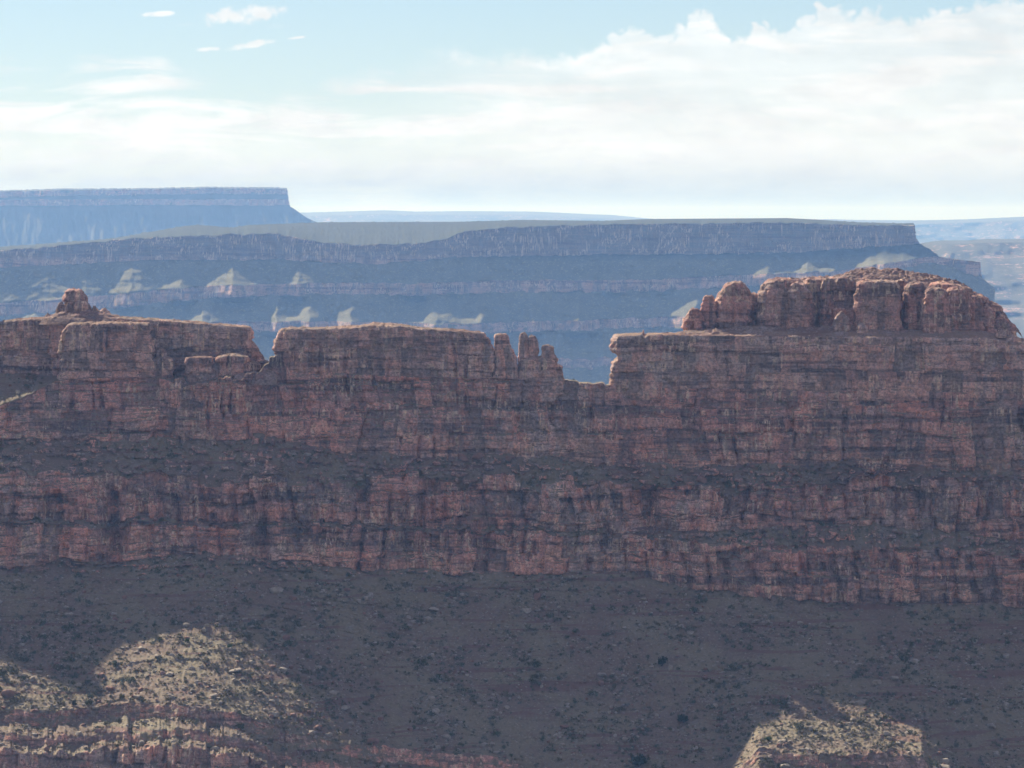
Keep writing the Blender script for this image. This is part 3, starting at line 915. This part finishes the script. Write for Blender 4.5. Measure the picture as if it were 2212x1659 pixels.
def mound(name, pts, vyb, Yc, ty, seed, mat, parent=None, q=2.2, rough=1.0, step=.3):
    """low heap of broken rock with an uneven skyline"""
    x0, x1 = pts[0][0], pts[-1][0]
    nc = int((x1 - x0) / 7 / step)
    nr = int(max(20, 2.2 * ty / step))
    u = np.linspace(0, 1, nc)[None]
    t = np.linspace(-1, 1, nr)[:, None]
    vx_ = x0 + (x1 - x0) * u
    prof = np.clip(1 - np.abs(t) ** q, 0, 1)
    vt = IP(pts)(vx_)
    foot = np.maximum(vyb, vt + 10)
    VY = foot + (vt - foot) * prof
    P = pix(vx_ + 0 * t, VY, Yc)
    P[..., 1] = Yc + t * ty * np.clip((foot - vt) / 14, .25, 1)
    X, Y = P[..., 0], P[..., 1]
    v, a, b, l = bricks(X, Y, 1.3, 1.8, seed)
    v2, a2, b2, l2 = bricks(X, Y, .7, .9, seed + 5)
    P[..., 2] += rough * prof * (.55 * (v - .4) + .35 * (v2 - .4) + .5 * fbm(X / 4, Y / 3, seed + 8, 3))
    return grid_mesh(name, P, {'talus': .1 + .25 * (v > .6) + 0 * X}, mat, parent=None)


tag(mound('rubble_mound', [(60, 692), (100, 687), (130, 676), (200, 672), (235, 678), (262, 686), (300, 690), (360, 694)], 700, D0 + 19, 9, 131, M_RED),
    'slope of red rubble around the boulders on the left wall', 'rubble mound')
tag(mound('rubble_mound', [(700, 712), (770, 706), (800, 700), (835, 699), (870, 702), (900, 708), (940, 714)], 716, D0 + 8, 6, 135, M_CAP),
    'low hump of loose slabs on top of the middle wall', 'rubble mound')

tag(mound('rubble_mound', [(494, 826), (508, 816), (530, 811), (555, 806), (575, 800), (592, 806), (600, 812)], 830, D0 - 6, 5, 139, M_CAP, rough=1.6),
    'heap of broken sunlit slabs on the ledge below the left gap')

# the domed butte on the right
butte = bpy.data.objects.new('butte', None)
butte.location = tuple(pix(1840, 728, D0 + 24))
C.objects.link(butte)
tag(butte, 'red domed butte of rounded rock towers on top of the right wall', 'butte')
TW = [  # x0, x1, top, foot, depth offset, half depth, p, q, lean
    (1479, 1520, 667, 716, 16, 3.0, 3.0, 3.2, 5),
    (1515, 1546, 638, 716, 18, 3.0, 3.0, 4.0, 4),
    (1546, 1622, 609, 722, 20, 6.0, 2.8, 2.7, 16),
    (1618, 1640, 632, 722, 23, 3.0, 3.0, 4.0, 2),
    (1634, 1748, 602, 726, 22, 8.5, 2.8, 3.2, 16),
    (1704, 1746, 611, 724, 16, 4.0, 2.8, 3.6, 4),
    (1742, 1778, 602, 720, 27, 5.0, 3.0, 7.0, 2),
    (1772, 1812, 601, 722, 24, 5.0, 3.0, 7.0, 2),
    (1802, 1846, 601, 722, 22, 5.0, 3.0, 7.0, 3),
    (1845, 1940, 606, 728, 16, 8.0, 3.8, 7.0, 3),
    (1930, 1968, 606, 726, 28, 5.0, 3.0, 7.0, 3),
    (1958, 1998, 611, 727, 19, 5.5, 3.0, 4.5, 3),
    (1992, 2049, 622, 732, 14, 7.0, 3.0, 4.0, 5),
    (2043, 2090, 621, 731, 15, 7.0, 3.0, 4.0, 5),
    (2082, 2122, 640, 731, 16, 6.0, 3.0, 4.0, 8),
    (2114, 2146, 662, 731, 16, 5.0, 3.0, 4.0, 9),
    (2134, 2176, 684, 731, 17, 5.0, 3.0, 4.0, 12),
    (2168, 2196, 706, 734, 17, 3.5, 3.0, 3.4, 5),
]
for i, (x0, x1, yt, yb, dd, ty, p, q, ln) in enumerate(TW):
    xm_ = (x0 + x1) / 2
    wd = 3 if i >= 5 else 1
    under(rock_mass('rock_tower', [(yt, x0 + ln * .5 - wd), (yt + .35 * (yb - yt), x0 - wd), (yb, x0 - 1 - wd)], [(yt, x1 - 2 + wd), (yt + .4 * (yb - yt), x1 + wd), (yb, x1 + 1 + wd)],
                    [(x0, yt + ln * .3), (xm_, yt), (x1, yt + (ln * .6 if i >= 12 else 1))], yb + 14, D0 + dd, ty, p=p + (2.6 if i >= 4 else 1.2), q=q + (3.5 if 5 <= i <= 13 else 2.0), seed=150 + 5 * i, big=.24, fine=.8, lump=.35, mat=M_RED, talus_top=.15), butte)
under(rock_mass('core', V(1640), V(2188),
                [(1630, 640), (1660, 612), (1700, 606), (1760, 601), (1850, 598), (2000, 604), (2070, 615), (2120, 645), (2180, 690), (2212, 720)], 745, D0 + 43, 17, p=3, q=5, seed=260, big=.5, mat=M_RED, talus_top=.2, step=.5), butte)
under(mound('rubble_cap', [(1690, 612), (1760, 601), (1800, 601), (1835, 589), (1890, 583), (1930, 585), (1990, 593), (2040, 604), (2070, 613), (2110, 636), (2150, 664), (2175, 690), (2200, 716)], 622, D0 + 42, 15, 270, M_RED, rough=1.5), butte)
# slabs stacked on the falling right shoulder
for i, (x0, x1, y0, y1, dd, ty) in enumerate(((2010, 2078, 607, 622, 22, 6), (2060, 2102, 612, 632, 24, 6), (2090, 2138, 630, 650, 25, 6), (2108, 2164, 646, 668, 26, 6), (2140, 2176, 668, 690, 26, 5), (2160, 2192, 690, 708, 25, 5), (1640, 1668, 612, 628, 20, 4))):
    under(rock_mass('slab', V(x0), V(x1), [(x0, y0), (x1, y0 + .6 * (y1 - y0))], y1 + 4, D0 + dd, ty, p=3, q=4, seed=290 + i * 3, big=.1, fine=.5, lump=.3, mat=M_RED, talus_top=.1), butte)
tag(mound('rubble_mound', [(1425, 726), (1470, 719), (1500, 714), (1560, 712), (1630, 704), (1700, 711), (1800, 706), (1900, 711), (2000, 716), (2100, 716), (2160, 722), (2212, 733), (2300, 742)], 732, D0 + 10, 7, 300, M_CAP, rough=.9),
    'dark strip of loose rock and soil along the foot of the domed butte', 'rubble mound')
for i, (x0, x1, y0, y1, dd, lab) in enumerate(((2146, 2176, 712, 730, 6, 'sunlit pale boulder at the right foot of the domed butte'), (2172, 2206, 724, 742, 4, 'sunlit layered boulder at the right end of the butte foot'),
                                               (1798, 1836, 676, 716, 8, 'grey triangular boulder leaning in the recess of the domed butte'), (1846, 1876, 698, 726, 7, 'round boulder below the tallest tower of the butte'),
                                               (1384, 1396, 715, 726, 8, 'tiny knob on the skyline near the open gap'))):
    wall_rock('boulder', lab, 'boulder', V(x0), V(x1), [(x0, y0 + 3), ((x0 + x1) / 2, y0), (x1, y0 + 3)], y1, D0 + dd, (x1 - x0) / 14, p=2.8, q=3.2, seed=320 + i * 3, big=.15, fine=.5, lump=.4, mat=M_CAP, talus_top=.2, step=.22)


# ------------------------------------------------------------------ boulders and shrubs on the slopes
rng = np.random.default_rng(7)


def ico(n):
    import bmesh
    bm = bmesh.new()
    bmesh.ops.create_icosphere(bm, subdivisions=n, radius=1.0)
    v = np.array([x.co[:] for x in bm.verts]); f = np.array([[x.index for x in y.verts] for y in bm.faces])
    bm.free()
    return v, f


IV, IF = ico(3)


def boulder_shape(seed):
    r = np.random.default_rng(seed)
    v = IV.copy()
    for k in range(11):                                            # flat broken faces
        nrm = r.normal(size=3); nrm /= np.linalg.norm(nrm)
        dd = r.uniform(.45, .85)
        ov = np.clip(v @ nrm - dd, 0, None)
        v -= ov[:, None] * nrm
    v *= np.array([1.0, r.uniform(.7, 1), r.uniform(.5, .8)])
    v += .03 * r.normal(size=v.shape)
    return v


def shrub_shape(seed, n=90, tree=False):
    """a bush of many small leaf sprays in uneven clumps"""
    r = np.random.default_rng(seed)
    k = 7 if not tree else 12
    cl = r.normal(size=(k, 3)) * np.array([.42, .42, .26]) + np.array([0, 0, .42])
    V_, F_ = [], []
    for i in range(n):
        c = cl[r.integers(k)] + r.normal(size=3) * .17
        c[2] = max(c[2], .03)
        a = r.normal(size=3); a /= np.linalg.norm(a)
        b = np.cross(a, r.normal(size=3)); b /= np.linalg.norm(b)
        s = r.uniform(.08, .17)
        V_ += [c - a * s - b * s * .5, c + a * s - b * s * .6, c + a * s * .7 + b * s * .6, c - a * s * .8 + b * s * .5]
        F_.append([4 * i, 4 * i + 1, 4 * i + 2, 4 * i + 3])
    return np.array(V_), np.array(F_)


BSH = [boulder_shape(s) for s in range(6)]
SSH = [shrub_shape(s) for s in range(6)]
BME = [[tri_mesh('boulder', b, IF, m) for b in BSH] for m in (M_BOULDER_PALE, M_BOULDER_RED)]
SME = [[tri_mesh('shrub', v, f, m) for v, f in SSH] for m in (M_SHRUB, M_SHRUB_DRY)]

# candidate spots: slope vertices of the ridge, weighted by how much of the picture they cover
dvy = np.zeros_like(RVY); dvy[1:-1] = np.clip(RVY[2:] - RVY[:-2], 0, 8)
wgt = dvy * (RT > .85) * (RVX > -120) * (RVX < 2330) * (RVY > 800) * (RVY < 1720)
wgt = wgt * np.gradient(vx)[None]
cum = np.cumsum(wgt.ravel()); cum /= cum[-1]


def spots(n, dens):
    k = np.searchsorted(cum, rng.random(n * 3))
    rx_, ry_ = RVX.ravel()[k], RVY.ravel()[k]
    hot = ((rx_ < 730) & (ry_ > 1340)) | ((np.abs(rx_ - 1800) < 210) & (ry_ > 1500))
    X, Z = RP[..., 0].ravel()[k], RP[..., 2].ravel()[k]
    keep = rng.random(len(k)) < np.where(hot, .75, np.clip(.4 + dens * fbm(X / 14, Z / 9, 950, 3), .05, 1))
    return k[keep][:n]


def in_poly(x, y, poly):
    c = False
    j = len(poly) - 1
    for i in range(len(poly)):
        xi, yi = poly[i]; xj, yj = poly[j]
        if (yi > y) != (yj > y) and x < (xj - xi) * (y - yi) / (yj - yi) + xi:
            c = not c
        j = i
    return c


LITL = [(-200, 1330), (0, 1370), (60, 1420), (150, 1500), (240, 1525), (270, 1440), (340, 1390), (440, 1350), (490, 1385), (540, 1355), (570, 1440), (640, 1500), (718, 1570), (720, 1800), (-200, 1800)]
LITR = [(1580, 1660), (1640, 1590), (1735, 1505), (1830, 1505), (1920, 1590), (2000, 1660), (2060, 1800), (1500, 1800)]


def zone(x, y):
    if in_poly(x, y, LITL): return 'lit_left'
    if in_poly(x, y, LITR): return 'lit_knoll'
    if y < 905: return 'top'
    if y < 1070: return 'bench'
    if y < 1240: return 'ledge'
    return 'shade'


SHRUB_LABEL = {'lit_left': 'small grey-green desert shrub on the large sunlit scree slope at bottom left', 'lit_knoll': 'small grey-green desert shrub on the sunlit tan knoll at bottom right',
               'top': 'small dark shrub on a ledge just under the caprock walls', 'bench': 'dark shrub on the shaded bench between the upper and lower cliff bands',
               'ledge': 'dark shrub on a narrow ledge within the lower cliff band', 'shade': 'dark shrub on the shaded scree slope below the cliffs'}
BOUL_LABEL = {'lit_left': 'small sunlit rock on the large scree slope at bottom left', 'lit_knoll': 'small sunlit rock on the tan knoll at bottom right',
              'top': 'small loose rock on a ledge just under the caprock walls', 'bench': 'loose boulder on the shaded bench between the cliff bands',
              'ledge': 'loose rock on a narrow ledge within the lower cliff band', 'shade': 'small pale rock on the shaded scree slope below the cliffs'}
GROUPS = {'lit_left': 'on the sunlit scree slope', 'lit_knoll': 'on the sunlit knoll', 'top': 'under the caprock', 'bench': 'on the shaded bench', 'ledge': 'on the lower cliff ledges', 'shade': 'on the shaded scree slope'}


def scatter(kind, n, dens, sizes, shapes, meshes, faces, mats, labels, stuff_name, stuff_label, n_ind=300, sink=.1):
    k = spots(n, dens)
    pos = RP.reshape(-1, 3)[k]
    px, py = RVX.ravel()[k], RVY.ravel()[k]
    size = sizes(len(k), px, py)
    order = np.argsort(-size * ((px > 0) & (px < 2212) & (py < 1655)))
    sh = rng.integers(0, len(shapes), len(k)); rot = rng.random(len(k)) * 6.283; mt = rng.random(len(k))
    sq = rng.uniform(.75, 1.25, (len(k), 3))
    for j in order[:n_ind]:
        z = zone(px[j], py[j])
        o = bpy.data.objects.new(kind, meshes[int(mt[j] < mats(z))][sh[j]])
        o.location = pos[j] - np.array([0, .25 * size[j], sink * size[j]])
        o.scale = tuple(size[j] * sq[j])
        o.rotation_euler = (0, 0, rot[j])
        C.objects.link(o)
        tag(o, labels[z], kind, kind + 's ' + GROUPS[z])
    for mi in range(2):
        VV, FF, off = [], [], 0
        for j in order[n_ind:]:
            if int(mt[j] < mats(zone(px[j], py[j]))) != mi:
                continue
            v, f = shapes[sh[j]] if isinstance(shapes[sh[j]], tuple) else (shapes[sh[j]], faces)
            c_, s_ = cos(rot[j]), sin(rot[j])
            w = v * (size[j] * sq[j])
            w = np.stack([w[:, 0] * c_ - w[:, 1] * s_, w[:, 0] * s_ + w[:, 1] * c_, w[:, 2]], -1) + pos[j] - np.array([0, .25 * size[j], sink * size[j]])
            VV.append(w); FF.append(f + off); off += len(w)
        if VV:
            me = tri_mesh(stuff_name[mi], np.concatenate(VV), np.concatenate(FF), meshes[mi][0].materials[0])
            o = bpy.data.objects.new(stuff_name[mi], me)
            C.objects.link(o)
            tag(o, stuff_label[mi], 'scree' if kind == 'boulder' else 'scrub', kind='stuff')


IV2, IF2 = ico(1)
scatter('boulder', 7500, 1.5, lambda n, x, y: np.clip(rng.lognormal(-1.12, .60, n), .1, 2.2), BSH, BME, IF, lambda z: .25 if z != 'bench' else .6, BOUL_LABEL,
        ('scree', 'red_scree'), ('pale stones scattered over all the slopes', 'reddish stones scattered over all the slopes'), sink=-.05)
scatter('shrub', 7500, .55, lambda n, x, y: np.clip(rng.lognormal(-.62, .48, n), .2, 2.0), SSH, SME, None, lambda z: .7 if z.startswith('lit') else .25, SHRUB_LABEL,  # sunlight put into colour: paler shrubs favoured in the lit zones
        ('scrub', 'dry_scrub'), ('dark scrub dotted over all the slopes', 'dry olive scrub dotted over all the slopes'), sink=.05)


# ------------------------------------------------------------------ junipers and the larger fallen rocks
_q = RP
_dy = _q[..., 1] * CP - _q[..., 2] * SP
SX, SY = CX + F_PX * _q[..., 0] / _dy, CY - F_PX * (_q[..., 1] * SP + _q[..., 2] * CP) / _dy
SOK = (RT > .6) & (RVY > 900) & (RVY < 1760)


def slope_at(x, y):
    k = np.argmin(np.where(SOK, (SX - x) ** 2 + (SY - y) ** 2, 1e9))
    return RP.reshape(-1, 3)[k]


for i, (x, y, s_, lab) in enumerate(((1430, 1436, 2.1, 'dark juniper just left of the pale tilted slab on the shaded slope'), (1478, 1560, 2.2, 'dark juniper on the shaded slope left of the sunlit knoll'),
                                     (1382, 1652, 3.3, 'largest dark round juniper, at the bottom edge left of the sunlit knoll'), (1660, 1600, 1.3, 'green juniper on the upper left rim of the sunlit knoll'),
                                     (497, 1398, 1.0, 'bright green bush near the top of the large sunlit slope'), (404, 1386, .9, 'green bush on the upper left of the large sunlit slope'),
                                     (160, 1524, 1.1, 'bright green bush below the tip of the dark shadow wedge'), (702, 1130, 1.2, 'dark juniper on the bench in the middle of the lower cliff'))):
    p = slope_at(x, y)
    r = bpy.data.objects.new('juniper_tree', None)
    r.location = tuple(p)
    C.objects.link(r)
    tag(r, lab, 'juniper' if 'juniper' in lab else 'bush')
    if 'bush' in lab:
        r.name = 'bush'
    v, f = shrub_shape(500 + i, 620, True)
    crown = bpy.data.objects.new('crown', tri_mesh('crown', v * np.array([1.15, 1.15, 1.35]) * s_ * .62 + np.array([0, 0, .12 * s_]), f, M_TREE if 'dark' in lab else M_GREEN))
    C.objects.link(crown); crown.parent = r
    a = np.linspace(0, 6.283, 9)[:-1]
    zz = np.linspace(-.4, .8, 6)
    TV = np.stack([np.stack([(.16 - .1 * (z + .4)) * s_ * np.cos(a) + .08 * s_ * np.sin(3 * z), (.16 - .1 * (z + .4)) * s_ * np.sin(a), np.full(8, z * s_)], -1) for z in zz])
    grid_mesh('trunk', TV, {}, M_WOOD, wrap=True, parent=r)
for i, (x, y, sx, sy, sz, mi, lab) in enumerate(((1449, 1446, .9, .8, 2.0, 0, 'pale tilted slab beside a dark juniper on the shaded slope'), (1298, 1478, 1.5, 1.0, 1.1, 1, 'tan blocky boulder on the shaded slope below the open gap'),
                                                 (1006, 1232, 1.3, 1.0, 1.3, 0, 'pale rounded boulder close under the lower cliff in the middle'), (935, 1316, 2.2, 1.6, .9, 0, 'grey slab lying on the shaded slope left of the middle'),
                                                 (505, 1450, 3.0, 1.8, .8, 0, 'flat sunlit slab in the middle of the large sunlit slope'), (440, 1366, 1.2, 1.0, 1.4, 0, 'pale sunlit rocks at the top of the large sunlit slope'),
                                                 (593, 1545, 2.2, 1.6, 1.5, 0, 'sunlit boulder low on the right of the large sunlit slope'), (1750, 1512, 1.6, 1.2, .9, 0, 'grey slab on top of the sunlit knoll'),
                                                 (1840, 1518, 1.9, 1.3, .7, 0, 'white flat slab on the right shoulder of the sunlit knoll'), (1916, 1588, 1.3, 1.1, 1.6, 0, 'upright pale boulder on the right side of the sunlit knoll'),
                                                 (1947, 1602, 1.5, 1.0, .5, 0, 'small white flat slab right of the upright boulder on the sunlit knoll'), (2142, 1570, 2.4, 1.8, 1.5, 0, 'grey boulder in the shade right of the sunlit knoll'),
                                                 (1000, 992, 2.4, 2.0, 1.9, 1, 'big tan boulder on the shaded bench, left one of a pair'), (1030, 990, 2.3, 2.0, 1.8, 1, 'big tan boulder on the shaded bench, right one of a pair'),
                                                 (1096, 994, 1.9, 1.6, 2.2, 1, 'tall tan boulder on the shaded bench right of the pair'), (1290, 1000, 2.4, 2.0, 1.6, 1, 'rounded boulder on the shaded bench below the open gap'),
                                                 (720, 1500, 1.7, 1.3, 1.2, 0, 'round boulder on the ledge near the bottom edge at left'), (745, 1532, 1.8, 1.3, 1.2, 0, 'second round boulder on the ledge near the bottom edge at left'))):
    p = slope_at(x, y)
    o = bpy.data.objects.new('boulder', tri_mesh('boulder', boulder_shape(900 + i), IF, M_BOULDER_PALE if mi == 0 else M_BOULDER_RED))
    o.location = tuple(p + np.array([0, -.4, .3 * sz]))
    o.scale = (sx, sy, sz)
    o.rotation_euler = (0, .25 * ((i * 7) % 5 - 2) * .5, i)
    C.objects.link(o)
    tag(o, lab, 'boulder')


# ------------------------------------------------------------------ haze
def haze():
    HD, HC, HG = 0.051e-3, (.25, .48, .98), .2
    x, y0, y1, z0, z1 = 88000., -2500., 92000., -700., 160.
    V_ = np.array([(a, b, c) for a in (-x, x) for b in (y0, y1) for c in (z0, z1)])
    F_ = np.array([(0, 1, 3, 2), (4, 6, 7, 5), (0, 4, 5, 1), (2, 3, 7, 6), (0, 2, 6, 4), (1, 5, 7, 3)])
    m = bpy.data.materials.new('haze')
    m.use_nodes = True
    T = NT(m.node_tree)
    T.n.remove(T.n['Principled BSDF'])
    pv = T.new('ShaderNodeVolumePrincipled')
    pv.inputs['Color'].default_value = (*HC, 1)
    pv.inputs['Absorption Color'].default_value = (1, 1, 1, 1)
    pv.inputs['Density'].default_value = HD
    pv.inputs['Anisotropy'].default_value = HG
    T.put(T.n['Material Output'].inputs['Volume'], pv.outputs[0])
    o = bpy.data.objects.new('haze', tri_mesh('haze', V_, F_, m))
    C.objects.link(o)
    tag(o, 'blue haze filling the canyon air', 'haze', kind='stuff')


haze()
